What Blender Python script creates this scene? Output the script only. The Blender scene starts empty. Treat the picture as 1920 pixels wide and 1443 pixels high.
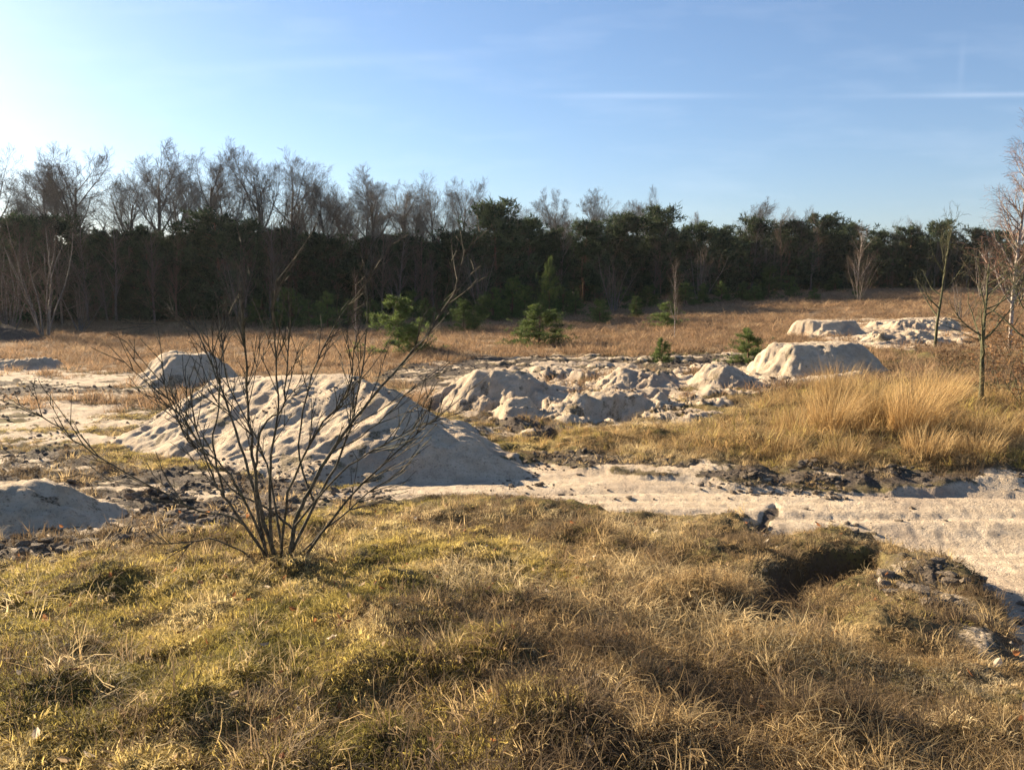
import bpy, math, random
import numpy as np
from mathutils import Vector

# ------------------------------------------------------------------ camera, sky, sun, exposure
SC = bpy.context.scene
COL = SC.collection
F = 1478.0                                   # focal length in photograph pixels
PITCH = math.atan((721.5 - 525.0) / F)
CAMZ = 1.65
cam = bpy.data.cameras.new('camera'); camo = bpy.data.objects.new('camera', cam); COL.objects.link(camo)
camo.location = (0, 0, CAMZ); camo.rotation_euler = (math.pi / 2 - PITCH, 0, 0)
cam.sensor_fit = 'HORIZONTAL'; cam.angle = 2 * math.atan(960 / F); cam.clip_start = 0.05; cam.clip_end = 12000
SC.camera = camo

SUN_AZ, SUN_EL = math.radians(-49), math.radians(18.5)     # azimuth from the view direction, negative = left
SV = Vector((math.sin(SUN_AZ) * math.cos(SUN_EL), math.cos(SUN_AZ) * math.cos(SUN_EL), math.sin(SUN_EL)))
world = bpy.data.worlds.new('World'); SC.world = world; world.use_nodes = True
wn = world.node_tree; wn.nodes.clear()
def WN(t, **k):
    n = wn.nodes.new(t)
    for a, b in k.items(): setattr(n, a, b)
    return n
sky = WN('ShaderNodeTexSky', sky_type='NISHITA', sun_disc=False)
sky.sun_elevation = SUN_EL; sky.sun_rotation = SUN_AZ
sky.altitude = 20; sky.air_density = 1.0; sky.dust_density = 0.36; sky.ozone_density = 4.2
bg = WN('ShaderNodeBackground'); bg.inputs['Strength'].default_value = 0.05
wo = WN('ShaderNodeOutputWorld')
# thin cirrus and contrail streaks, fixed in direction space
tc = WN('ShaderNodeTexCoord'); sep = WN('ShaderNodeSeparateXYZ'); wn.links.new(tc.outputs['Generated'], sep.inputs[0])
def WM(op, a, b=None, c=None):
    n = WN('ShaderNodeMath', operation=op)
    for i, v in enumerate((a, b, c)):
        if v is None: continue
        if isinstance(v, (int, float)): n.inputs[i].default_value = v
        else: wn.links.new(v, n.inputs[i])
    return n.outputs[0]
ysafe = WM('MAXIMUM', sep.outputs['Y'], 0.05)
wx = WM('DIVIDE', sep.outputs['X'], ysafe); wz = WM('DIVIDE', sep.outputs['Z'], ysafe)
def streak(cx, cz, slope, halfw, half_len, amount):
    dz = WM('SUBTRACT', WM('SUBTRACT', wz, cz), WM('MULTIPLY', WM('SUBTRACT', wx, cx), slope))
    a = WM('EXPONENT', WM('MULTIPLY', WM('POWER', WM('DIVIDE', dz, halfw), 2.0), -1.0))
    b = WM('EXPONENT', WM('MULTIPLY', WM('POWER', WM('DIVIDE', WM('SUBTRACT', wx, cx), half_len), 2.0), -1.0))
    return WM('MULTIPLY', WM('MULTIPLY', a, b), amount)
comb = WN('ShaderNodeCombineXYZ'); wn.links.new(WM('MULTIPLY', wx, 2.0), comb.inputs[0]); wn.links.new(WM('MULTIPLY', wz, 9.0), comb.inputs[1])
cn = WN('ShaderNodeTexNoise'); cn.inputs['Scale'].default_value = 3.0; cn.inputs['Detail'].default_value = 6
wn.links.new(comb.outputs[0], cn.inputs['Vector'])
cirrus = WM('MULTIPLY', WM('MAXIMUM', WM('SUBTRACT', cn.outputs['Fac'], 0.50), 0.0), 0.22)
cl = cirrus
for s in ((0.16, 0.2227, 0.0, 0.0035, 0.10, 0.09), (0.60, 0.2240, 0.012, 0.0030, 0.14, 0.11), (-0.22, 0.262, 0.05, 0.007, 0.16, 0.05),
          (0.546, 0.258, 0.0, 0.025, 0.004, 0.035)):
    cl = WM('ADD', cl, streak(*s))
mx = WN('ShaderNodeMix', data_type='RGBA'); wn.links.new(cl, mx.inputs[0])
# thin high haze, thicker towards the horizon
veil = WN('ShaderNodeMix', data_type='RGBA'); wn.links.new(sky.outputs[0], veil.inputs[6]); veil.inputs[7].default_value = (2.9, 2.75, 3.4, 1)
wn.links.new(WM('ADD', 0.08, WM('MULTIPLY', WM('EXPONENT', WM('MULTIPLY', WM('MAXIMUM', sep.outputs['Z'], 0.0), -9.0)), 0.36)), veil.inputs[0])
wn.links.new(veil.outputs[2], mx.inputs[6]); mx.inputs[7].default_value = (9.0, 9.3, 9.8, 1)
wn.links.new(mx.outputs[2], bg.inputs['Color']); wn.links.new(bg.outputs[0], wo.inputs['Surface'])

sl = bpy.data.lights.new('sun', 'SUN'); sl.energy = 5.0; sl.angle = math.radians(0.55); sl.color = (1.0, 0.82, 0.58)
so = bpy.data.objects.new('sun', sl); COL.objects.link(so); so.rotation_euler = (-SV).to_track_quat('-Z', 'Y').to_euler()
vs = SC.view_settings; vs.view_transform = 'Standard'; vs.look = 'None'; vs.gamma = 1; vs.use_curve_mapping = False; vs.exposure = 1.82
SC.cycles.max_bounces = 5; SC.cycles.diffuse_bounces = 2; SC.cycles.transparent_max_bounces = 4

# ------------------------------------------------------------------ small helpers
def tag(o, label=None, cat=None, group=None, kind=None):
    if label: o['label'] = label
    if cat: o['category'] = cat
    if group: o['group'] = group
    if kind: o['kind'] = kind
    return o
def mesh_np(name, V, faces, mat=None, smooth=False, attrs=None):
    """faces: list of (N,k) integer arrays"""
    V = np.asarray(V, np.float32)
    me = bpy.data.meshes.new(name)
    me.vertices.add(len(V)); me.vertices.foreach_set('co', V.ravel())
    faces = [np.asarray(f, np.int32) for f in faces if len(f)]
    if faces:
        loops = np.concatenate([f.ravel() for f in faces]); tot = np.concatenate([np.full(len(f), f.shape[1], np.int32) for f in faces])
        st = np.concatenate(([0], np.cumsum(tot)[:-1])).astype(np.int32)
        me.loops.add(len(loops)); me.loops.foreach_set('vertex_index', loops)
        me.polygons.add(len(tot)); me.polygons.foreach_set('loop_start', st); me.polygons.foreach_set('loop_total', tot)
        me.polygons.foreach_set('use_smooth', np.full(len(tot), smooth, bool))
    for k, a in (attrs or {}).items():
        a = np.asarray(a, np.float32)
        if a.ndim == 1:
            at = me.attributes.new(k, 'FLOAT', 'POINT'); at.data.foreach_set('value', a)
        else:
            at = me.attributes.new(k, 'FLOAT_VECTOR', 'POINT'); at.data.foreach_set('vector', a.ravel())
    me.update(calc_edges=True)
    if mat: me.materials.append(mat)
    return me
def ob(name, me, parent=None, loc=(0, 0, 0)):
    o = bpy.data.objects.new(name, me); COL.objects.link(o); o.location = loc
    if parent: o.parent = parent
    return o
def thing(name, label, cat, loc=(0, 0, 0), rz=0, group=None, scale=1):
    o = bpy.data.objects.new(name, None); COL.objects.link(o); o.location = loc; o.rotation_euler = (0, 0, rz)
    o.scale = (scale,) * 3 if isinstance(scale, (int, float)) else scale
    o.empty_display_size = 0.2
    return tag(o, label, cat, group)

def hash2(ix, iy, seed):
    h = (ix.astype(np.int64) * 374761393 + iy.astype(np.int64) * 668265263 + seed * 974711) & 0xFFFFFFFF
    h = ((h ^ (h >> 13)) * 1274126177) & 0xFFFFFFFF
    h = h ^ (h >> 16)
    return (h & 0xFFFFFF) / float(0xFFFFFF) * 2 - 1
def vnoise(x, y, seed=0):
    ix = np.floor(x); iy = np.floor(y); fx = x - ix; fy = y - iy
    ux = fx * fx * fx * (fx * (fx * 6 - 15) + 10); uy = fy * fy * fy * (fy * (fy * 6 - 15) + 10)
    a = hash2(ix, iy, seed); b = hash2(ix + 1, iy, seed); c = hash2(ix, iy + 1, seed); d = hash2(ix + 1, iy + 1, seed)
    return (a * (1 - ux) + b * ux) * (1 - uy) + (c * (1 - ux) + d * ux) * uy
def fbm(x, y, f=1.0, octv=4, seed=0, gain=0.5):
    s = np.zeros(np.broadcast(x, y).shape); a = 1.0; t = 0
    for o in range(octv):
        ca, sa = math.cos(0.7 * o + 0.3), math.sin(0.7 * o + 0.3)
        s = s + a * vnoise((x * ca - y * sa) * f + 17.3 * o, (x * sa + y * ca) * f - 9.1 * o, seed + o * 31); t += a; a *= gain; f *= 2.03
    return s / t
def sstep(a, b, x):
    t = np.clip((x - a) / (b - a), 0, 1); return t * t * (3 - 2 * t)

# ------------------------------------------------------------------ terrain
COLS = np.array([-500, 0, 480, 960, 1250, 1480, 1700, 2400], float)
DEP = np.array([2.5, 5.2, 8, 10, 14, 20, 30, 45, 60, 90, 130, 400], float)
ZT = np.array([[0, -.28, -.60, -.80, -.98, -1.05, -1.20, -1.30, -1.40, -1.40, -1.4, -1.4],
               [0, -.28, -.60, -.80, -.98, -1.05, -1.20, -1.30, -1.40, -1.40, -1.4, -1.4],
               [0, -.28, -.60, -.80, -.95, -1.05, -1.18, -1.25, -1.30, -1.25, -1.2, -1.2],
               [0, -.30, -.60, -.75, -.86, -.92, -1.00, -1.00, -.90, -.45, 0.0, .1],
               [0, -.30, -.62, -.66, -.75, -.78, -.75, -.68, -.50, -.10, .25, .3],
               [0, -.32, -.66, -.60, -.60, -.62, -.55, -.42, -.20, .20, .45, .5],
               [0, -.34, -.68, -.55, -.40, -.42, -.45, -.22, .05, .35, .60, .6],
               [0, -.34, -.68, -.50, -.35, -.35, -.30, -.10, .10, .40, .60, .6]])
_ld = np.linspace(math.log(1.0), math.log(500), 220); _cc = np.linspace(-500, 2400, 150)
_G = np.array([np.interp(_ld, np.log(DEP), r) for r in ZT]); _G = np.array([np.interp(_cc, COLS, _G[:, j]) for j in range(len(_ld))]).T
def _blur(A, n, ax):
    k = np.hanning(n + 2)[1:-1]; k /= k.sum(); p = n // 2
    pad = [(0, 0), (0, 0)]; pad[ax] = (p, p)
    return np.apply_along_axis(lambda v: np.convolve(v, k, 'valid'), ax, np.pad(A, pad, 'edge'))
_G = _blur(_blur(_G, 15, 1), 21, 0)
def base_z(x, y):
    x = np.asarray(x, float); y = np.asarray(y, float); d = np.maximum(y, 1.0)
    c = np.clip((960 + F * x / d + 500) / 2900 * 149, 0, 148.999); r = np.clip(np.log(d) / math.log(500) * 219, 0, 218.999)
    ic = c.astype(int); ir = r.astype(int); fc = c - ic; fr = r - ir
    return (_G[ic, ir] * (1 - fr) + _G[ic, ir + 1] * fr) * (1 - fc) + (_G[ic + 1, ir] * (1 - fr) + _G[ic + 1, ir + 1] * fr) * fc
CP, SP = math.cos(PITCH), math.sin(PITCH)
def ray(px, row):
    dx = (px - 960) / F; dy = -(row - 721.5) / F
    return np.array([dx, CP + dy * SP, -SP + dy * CP])
def at(px, row, depth):
    d = ray(px, row); return np.array([0, 0, CAMZ]) + d * (depth / d[1])
def on_ground(px, row):
    d = ray(px, row); Y = np.exp(np.linspace(math.log(1.2), math.log(400), 1500))
    x = d[0] / d[1] * Y; z = CAMZ + d[2] / d[1] * Y; g = base_z(x, Y)
    i = np.argmax(z <= g) if (z <= g).any() else len(Y) - 1
    return np.array([x[i], Y[i]])
def poly(pts): return np.array([on_ground(*p) for p in pts])
def sdist(P, x, y):
    """signed distance to polygon P, positive inside"""
    d = np.full(x.shape, 1e9); ins = np.zeros(x.shape, bool); n = len(P)
    for i in range(n):
        ax, ay = P[i]; bx, by = P[(i + 1) % n]
        ex, ey = bx - ax, by - ay; wx_, wy_ = x - ax, y - ay
        t = np.clip((wx_ * ex + wy_ * ey) / (ex * ex + ey * ey + 1e-9), 0, 1)
        d = np.minimum(d, np.hypot(wx_ - ex * t, wy_ - ey * t))
        c = ((ay > y) != (by > y)) & (x < ex * (y - ay) / (ey if abs(ey) > 1e-9 else 1e-9) + ax)
        ins ^= c
    return np.where(ins, d, -d)
TRACK = poly([(560, 925), (700, 905), (860, 880), (1010, 868), (1200, 892), (1420, 905), (1600, 918), (1920, 900), (2300, 890),
              (2300, 1300), (2000, 1330), (1925, 1270), (1890, 1160), (1820, 1080), (1740, 1030), (1640, 1003), (1420, 1005), (1390, 968), (1200, 962), (1000, 942),
              (840, 925), (690, 945)])
SAND = [poly([(-500, 742), (60, 745), (240, 738), (285, 765), (230, 835), (100, 838), (-500, 850)]),
        poly([(-500, 672), (60, 680), (170, 690), (260, 705), (300, 735), (130, 722), (-500, 700)]),
        poly([(720, 735), (830, 715), (1010, 690), (1240, 688), (1430, 690), (1660, 695), (1600, 715), (1430, 735), (1300, 797), (1170, 797), (1120, 800), (960, 790), (800, 770)]),
        poly([(1480, 628), (1560, 600), (1800, 596), (1830, 640), (1720, 662), (1600, 655)])]
SOIL = [poly([(-500, 850), (120, 845), (330, 880), (560, 905), (690, 930), (600, 960), (420, 1010), (160, 1050), (-500, 1080)]),
        poly([(980, 845), (1250, 858), (1500, 880), (1920, 885), (2300, 880), (2300, 925), (1600, 925), (1300, 905), (1060, 885)]),
        poly([(700, 690), (900, 668), (1200, 668), (1480, 660), (1500, 690), (1100, 700), (760, 740)]),
        poly([(-500, 700), (200, 715), (320, 735), (250, 750), (-500, 745)]),
        poly([(1620, 1010), (1760, 1040), (1850, 1110), (1900, 1230), (1830, 1270), (1760, 1150), (1640, 1060)]),
        poly([(780, 760), (1000, 770), (1180, 790), (1000, 830), (860, 800)])]
FIELD = poly([(-1500, 692), (250, 695), (640, 712), (900, 672), (1200, 665), (1500, 655), (2600, 690), (2600, 520), (-1500, 570)])
DITCH = poly([(1395, 1150), (1420, 1075), (1500, 1035), (1645, 1032), (1672, 1062), (1575, 1092), (1515, 1132), (1445, 1172)])
HOLES = [(poly(p), h) for p, h in (([(785, 750), (860, 748), (940, 752), (945, 770), (900, 778), (800, 772)], .30),
    ([(1080, 794), (1105, 768), (1180, 762), (1235, 738), (1262, 742), (1225, 768), (1180, 794)], .38), ([(950, 765), (1000, 755), (1030, 770), (1010, 786), (960, 788)], .22),
    ([(1290, 700), (1330, 694), (1400, 712), (1330, 716)], .25), ([(980, 705), (1060, 708), (1150, 720), (1020, 722)], .2), ([(1010, 812), (1050, 808), (1060, 822), (1020, 826)], .2),
    ([(1470, 800), (1545, 800), (1550, 826), (1490, 830)], .22), ([(1585, 795), (1625, 795), (1630, 818), (1590, 818)], .2), ([(1720, 815), (1900, 830), (1880, 846), (1740, 835)], .18),
    ([(1640, 1008), (1690, 1004), (1750, 1026), (1700, 1032)], .16))]
RUT = poly([(1398, 988), (1425, 955), (1452, 938), (1466, 946), (1440, 975), (1420, 998)])
HUMM = [(480, 1185, .26, .10), (690, 1268, .22, .10), (390, 1355, .26, .11), (110, 1190, .30, .08), (1000, 1375, .26, .11), (930, 1250, .2, .08),
        (700, 1400, .22, .08), (350, 1130, .3, .06), (1190, 1300, .3, .09), (1330, 1150, .35, .08), (1500, 1240, .3, .10), (1650, 1180, .3, .1), (60, 1330, .25, .08), (1560, 1390, .3, .1),
        (880, 1040, .4, .07), (1060, 1050, .4, .08), (200, 1090, .4, .06), (560, 1140, .3, .05), (1290, 1390, .25, .09), (820, 1170, .3, .05), (1220, 822, .35, .13), (1410, 832, .35, .12), (1130, 830, .3, .10), (1320, 850, .3, .10), (970, 800, .4, .14), (900, 805, .3, .10), (1060, 838, .3, .08), (1700, 850, .4, .1), (1540, 850, .35, .1), (1840, 850, .4, .1)]
HUMM = [(*on_ground(a, b), c, d) for a, b, c, d in HUMM]

def zones(x, y):
    sc = np.clip(y / 10, 0.5, 3)
    nx = fbm(x, y, 1.1, 4, 5); ny = fbm(x, y, 3.5, 3, 9)
    wob = (nx * 0.45 + ny * 0.22) * sc
    sd = sdist(TRACK, x, y)
    track = sstep(-.10, .16, sd + wob * 0.35)
    sand = track.copy()
    mott = 1 - .8 * sstep(-.04, .20, fbm(x, y * 1.7, 1.3, 6, 25, .6))
    for P in SAND: sand = np.maximum(sand, sstep(-.15, .3, sdist(P, x, y) + wob * 0.9) * mott)
    soil = np.zeros_like(x)
    for P in SOIL: soil = np.maximum(soil, sstep(-.25, .4, sdist(P, x, y) + wob * 1.0))
    # soil zones are mottled: pale sand shows between the dark clods
    mot = fbm(x, y * 1.8, 1.5, 5, 21)
    sand = np.maximum(sand, soil * sstep(0.10, 0.30, mot) * 0.8)
    L = fbm(x, y, 7.5, 4, 79, .65); lump = sstep(.12, .3, L) * (1 - track) * sstep(-.2, .25, fbm(x, y, .6, 3, 26))
    sand = sand * (1 - .85 * lump); soil = np.maximum(soil, lump * sstep(.3, .6, sand + soil))
    edge = sstep(0.02, .5, sand) * (1 - sstep(.5, .98, sand))
    field = sstep(-.5, .8, sdist(FIELD, x, y) + wob * 1.2)
    rut = np.maximum(sstep(-.03, .05, sdist(RUT, x, y) + ny * .05), sstep(-.02, .1, sdist(DITCH, x, y) + ny * .06))
    sand = sand * (1 - rut)
    return track, sand, np.maximum(soil * (1 - sstep(.1, .6, sand)), edge * .5), field, rut, sd
def relief(x, y, track, sand, soil, field, rut):
    far = 1 - sstep(22, 50, y)
    grass = np.clip(1 - sand - soil * .7, 0, 1)
    hum = fbm(x, y, 1.5, 3, 40); hum2 = fbm(x, y, 4.2, 3, 44)
    z = grass * (0.11 * np.maximum(hum, -.35) + 0.065 * hum2 + .01) * (0.35 + 0.65 * sstep(1.2, 3, y)) * far
    for hx, hy, hr, hh in HUMM:
        q = ((x - hx) ** 2 + (y - hy) ** 2) / hr ** 2
        z = z + hh * np.exp(-q * 1.6)
    z = z - track * (.03 + .16 * sstep(7.6, 6.6, y) * sstep(1.5, 3, x)) - sstep(-.02, .14, sdist(DITCH, x, y)) * 0.48 - rut * .07
    for P, h in HOLES: z = z - h * sstep(-.06, .10, sdist(P, x + .12 * hum, y + .12 * hum2))
    z = z + soil * (0.035 * fbm(x, y, 3.2, 4, 60) + .012) * np.clip(far + .2, 0, 1) * 1.6
    rg = 1 - np.abs(fbm(x + .3 * hum, y * 1.3, 0.8, 4, 77)) * 2
    z = z + sand * (1 - track) * ((.03 + .10 * sstep(-1.6, -.2, x) * sstep(11, 12.5, y)) * rg + (.03 + .11 * sstep(-1.8, -.5, x) * sstep(11, 12.5, y) * sstep(-.05, .35, fbm(x, y, .55, 2, 90)) * sstep(3.2, 2.2, x - .25 * (y - 14))) * (.34 - np.abs(fbm(x, y * 1.3, 2.0, 5, 78, .64))) + .025 * np.abs(fbm(x, y * 1.5, 11, 3, 76, .6))) * (0.25 + far)
    z = z + np.maximum(sand * (1 - track) * .5, soil) * .075 * np.maximum(fbm(x, y, 7.5, 4, 79, .65), -.05) * far
    wv = np.clip(fbm(x * .5, y * 3.0, 1.2, 3, 81), -1, 1)
    z = z + track * (0.020 * fbm(x * .5, y * 4, 1.6, 4, 83, .6) + .010 * fbm(x, y, 14, 3, 75) + 0.006 * fbm(x, y, 5, 4, 82) - .04 * np.exp(-((y - 8.35 - .12 * np.sin(x * .7)) / .10) ** 2) - .04 * np.exp(-((y - 7.5 + .10 * np.sin(x * .6 + 1)) / .11) ** 2))
    return z
def ground_z(x, y):
    tr, sa, so_, fi, ru, sd = zones(x, y)
    return base_z(x, y) + relief(x, y, tr, sa, so_, fi, ru)

def color_node(nt, rgb):
    n = nt.nodes.new('ShaderNodeRGB'); n.outputs[0].default_value = (*rgb, 1); return n.outputs[0]
class MatB:
    def __init__(s, name):
        s.m = bpy.data.materials.new(name); s.m.use_nodes = True; s.t = s.m.node_tree; s.t.nodes.clear()
        s.out = s.t.nodes.new('ShaderNodeOutputMaterial')
        s.co = s.t.nodes.new('ShaderNodeTexCoord').outputs['Object']
    def n(s, t, **k):
        n = s.t.nodes.new(t)
        for a, b in k.items(): setattr(n, a, b)
        return n
    def l(s, a, b): s.t.links.new(a, b)
    def put(s, sock, v):
        if isinstance(v, (int, float)): sock.default_value = v
        elif isinstance(v, tuple): sock.default_value = (*v, 1) if len(v) == 3 and len(sock.default_value) == 4 else v
        else: s.l(v, sock)
    def attr(s, name, typ='GEOMETRY'): return s.n('ShaderNodeAttribute', attribute_name=name, attribute_type=typ)
    def noise(s, scale, detail=4, rough=.55, vec=None, dist=0):
        n = s.n('ShaderNodeTexNoise'); n.inputs['Scale'].default_value = scale; n.inputs['Detail'].default_value = detail
        n.inputs['Roughness'].default_value = rough; n.inputs['Distortion'].default_value = dist
        s.l(vec if vec is not None else s.co, n.inputs['Vector']); return n.outputs['Fac']
    def ramp(s, fac, lo, hi):
        n = s.n('ShaderNodeMapRange', interpolation_type='SMOOTHSTEP'); s.put(n.inputs[0], fac); n.inputs[1].default_value = lo; n.inputs[2].default_value = hi; return n.outputs[0]
    def mix(s, f, a, b):
        n = s.n('ShaderNodeMix', data_type='RGBA'); s.put(n.inputs[0], f); s.put(n.inputs[6], a); s.put(n.inputs[7], b); return n.outputs[2]
    def math(s, op, a, b=0.0):
        n = s.n('ShaderNodeMath', operation=op); s.put(n.inputs[0], a); s.put(n.inputs[1], b); return n.outputs[0]
    def bump(s, h, strength, dist):
        n = s.n('ShaderNodeBump'); n.inputs['Strength'].default_value = strength; n.inputs['Distance'].default_value = dist; s.l(h, n.inputs['Height']); return n.outputs[0]
    def bsdf(s, col, rough=.9, normal=None, spec=.2, transl=0.0):
        p = s.n('ShaderNodeBsdfPrincipled'); s.put(p.inputs['Base Color'], col); s.put(p.inputs['Roughness'], rough); p.inputs['Specular IOR Level'].default_value = spec
        if normal is not None: s.l(normal, p.inputs['Normal'])
        o = p.outputs[0]
        if transl:
            t = s.n('ShaderNodeBsdfTranslucent'); s.put(t.inputs['Color'], col)
            a = s.n('ShaderNodeMixShader'); a.inputs[0].default_value = transl; s.l(o, a.inputs[1]); s.l(t.outputs[0], a.inputs[2]); o = a.outputs[0]
        s.l(o, s.out.inputs['Surface']); return s.m

def make_ground_mat():
    b = MatB('earth_and_sand')
    sand, soil, field = b.attr('sand').outputs['Fac'], b.attr('soil').outputs['Fac'], b.attr('field').outputs['Fac']
    n1, n2, n3, n4 = b.noise(0.9, 5), b.noise(6, 6), b.noise(40, 5, .65), b.noise(150, 3)
    turf = b.mix(b.ramp(n1, .35, .65), (.15, .11, .055), (.20, .17, .055))
    turf = b.mix(b.ramp(n2, .42, .70), turf, (.20, .15, .07)); turf = b.mix(b.ramp(n3, .48, .64), turf, (.055, .042, .026))
    fld = b.mix(b.ramp(n2, .35, .65), (.24, .165, .095), (.34, .245, .145)); fld = b.mix(b.ramp(n1, .5, .72), fld, (.17, .11, .065))
    c = b.mix(field, turf, fld)
    dk = b.mix(b.ramp(n3, .35, .68), (.055, .044, .036), (.17, .135, .105)); c = b.mix(soil, c, dk)
    sa = b.mix(b.ramp(n2, .3, .7), (.54, .425, .295), (.64, .525, .385)); sa = b.mix(b.ramp(n1, .45, .75), sa, (.38, .295, .22))
    sa = b.mix(b.math('MULTIPLY', b.ramp(n3, .56, .68), .7), sa, (.13, .10, .08))
    sa = b.mix(b.math('MULTIPLY', b.ramp(n4, .58, .72), .35), sa, (.25, .20, .16))
    n5 = b.noise(13, 8, .72); sa = b.mix(b.math('MULTIPLY', b.ramp(n5, .50, .62), .38), sa, (.27, .21, .16))
    n6 = b.noise(2.2, 6, .6, None, .6); sa = b.mix(b.math('MULTIPLY', b.ramp(n6, .54, .7), .32), sa, (.31, .245, .19))
    sfac = b.ramp(b.math('ADD', sand, b.math('MULTIPLY', b.math('SUBTRACT', n3, .5), 1.0)), .35, .65)
    c = b.mix(sfac, c, sa)
    h = b.math('ADD', b.math('MULTIPLY', n3, 1.0), b.math('MULTIPLY', n4, .35))
    return b.bsdf(c, .95, b.bump(h, .8, .05), .1)
GROUND = make_ground_mat()

def build_ground():
    half = math.radians(41)
    th = np.concatenate((np.linspace(-math.pi, -half, 40)[:-1], np.linspace(-half, half, 600), np.linspace(half, math.pi, 40)[1:]))[:-1]
    rr = np.concatenate(([0.01], np.linspace(.4, 1.9, 14), np.exp(np.linspace(math.log(2.0), math.log(75), 540)), np.exp(np.linspace(math.log(80), math.log(2500), 30))))
    T, R = np.meshgrid(th, rr); x = (np.sin(T) * R).ravel(); y = (np.cos(T) * R).ravel()
    tr, sa, so_, fi, ru, sd = zones(x, y)
    z = base_z(x, y) + relief(x, y, tr, sa, so_, fi, ru)
    nt, nr = len(th), len(rr); idx = np.arange(nt * nr).reshape(nr, nt)
    a = idx[:-1]; b_ = idx[1:]
    f = np.stack((a, np.roll(a, -1, 1), np.roll(b_, -1, 1), b_), -1).reshape(-1, 4)[:, ::-1]
    me = mesh_np('ground', np.stack((x, y, z), 1), [f], GROUND, True, dict(sand=sa, soil=np.maximum(so_, ru), field=fi))
    tag(ob('ground', me), 'heath ground of grass, dark soil and pale sand under the whole scene', None, None, 'structure')
build_ground()

# ------------------------------------------------------------------ sand heaps
HEAPS = []; HGRID = []
def heap(label, toe, top, rough=1.0, soil=0.25, seed=0, res=.045, power=1.0, rill=.03, name='sand_heap', faces=None):
    """toe: outline in plan (x, y); top: points (x, y, z) of the crest outline"""
    toe = np.asarray(toe, float); top = np.asarray(top, float); lo = toe.min(0) - .4; hi = toe.max(0) + .4
    nx, ny = int((hi[0] - lo[0]) / res) + 2, int((hi[1] - lo[1]) / res) + 2
    X, Y = np.meshgrid(np.linspace(lo[0], hi[0], nx), np.linspace(lo[1], hi[1], ny)); x, y = X.ravel(), Y.ravel()
    w = 1 / ((x[:, None] - top[:, 0]) ** 2 + (y[:, None] - top[:, 1]) ** 2 + .02); zt = (w * top[:, 2]).sum(1) / w.sum(1)
    wx_ = x + .16 * fbm(x, y, .9, 3, seed + 3); wy_ = y + .16 * fbm(x, y, .9, 3, seed + 8)
    dt = sdist(toe, wx_, wy_); dp = -sdist(top[:, :2], wx_, wy_)
    wx_ = wx_ + .10 * fbm(x, y, 2.6, 3, seed + 5); wy_ = wy_ + .10 * fbm(x, y, 2.6, 3, seed + 6); dt = sdist(toe, wx_, wy_); dp = -sdist(top[:, :2], wx_, wy_)
    t = np.where(dp <= 0, 1, np.clip(dt, 0, None) / (np.clip(dt, 0, None) + np.maximum(dp, 1e-4)))
    if faces:                                   # straight slip faces: one slope per toe edge, meeting in crisp ridges
        gg = ground_z(x, y); t = np.full(x.shape, 1.0); n = len(toe); ccw = np.sign(sum(toe[i][0] * toe[(i + 1) % n][1] - toe[(i + 1) % n][0] * toe[i][1] for i in range(n)))
        fx = x + .30 * (wx_ - x); fy = y + .30 * (wy_ - y)
        for i in range(n):
            ex, ey = toe[(i + 1) % n] - toe[i]; el = math.hypot(ex, ey)
            d = ccw * (ex * (fy - toe[i][1]) - ey * (fx - toe[i][0])) / el
            t = np.minimum(t, np.clip(d, 0, None) * faces[i] / np.maximum(zt - gg, .2)) if i else np.minimum(1.0, np.clip(d, 0, None) * faces[i] / np.maximum(zt - gg, .2))
        dt = sdist(toe, fx, fy)
    g = ground_z(x, y); t = t ** power; t = t if faces else .45 * t + .55 * t * t * (3 - 2 * t)
    z = g + (zt - g) * t
    slope_zone = np.clip(t * (1 - t) * 4, 0, 1)
    ang = np.arctan2(y - top[:, 1].mean(), x - top[:, 0].mean())
    lump = fbm(x, y, 2.2, 4, seed + 15)
    z = z + rough * np.clip(t * 4, 0, 1) * (.07 * fbm(x, y, 1.3, 3, seed + 15) + .17 * (.3 - np.abs(fbm(x, y, 2.2, 5, seed + 16, .64))) * (.4 + slope_zone) * sstep(-.35, .15, lump) + .06 * np.abs(fbm(x, y, 7, 3, seed + 17, .65))) + rill * slope_zone * fbm(ang * 14, t * .6, 1, 4, seed + 19, .65)
    z = np.where(dt > 0, np.maximum(z, g + .004 + .03 * np.clip(dt * 4, 0, 1)), g - np.clip(-dt * .5, 0.004, .25))
    so_ = np.clip(sstep(.05, .5, fbm(x, y, 2.6, 5, seed + 50, .65) + soil - .25) * (.55 if soil < .8 else 1.0) + (.8 if soil > .8 else 0), 0, 1)
    idx = np.arange(nx * ny).reshape(ny, nx)
    f = np.stack((idx[:-1, :-1], idx[:-1, 1:], idx[1:, 1:], idx[1:, :-1]), -1).reshape(-1, 4)
    keep = (dt.reshape(ny, nx) > -.12)[:-1, :-1].ravel()
    me = mesh_np('sand_heap', np.stack((x, y, z), 1), [f[keep]], GROUND, True, dict(sand=1 - so_, soil=so_, field=np.zeros_like(x)))
    HEAPS.append(toe); HGRID.append((lo, hi, nx, ny, z.reshape(ny, nx)))
    return tag(ob(name, me), label, 'sand heap', 'heaps of sand on the heath')
def on_heap(x, y):
    m = np.zeros(np.shape(x), bool)
    for P in HEAPS: m |= sdist(P, x, y) > -.03
    return m
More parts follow.
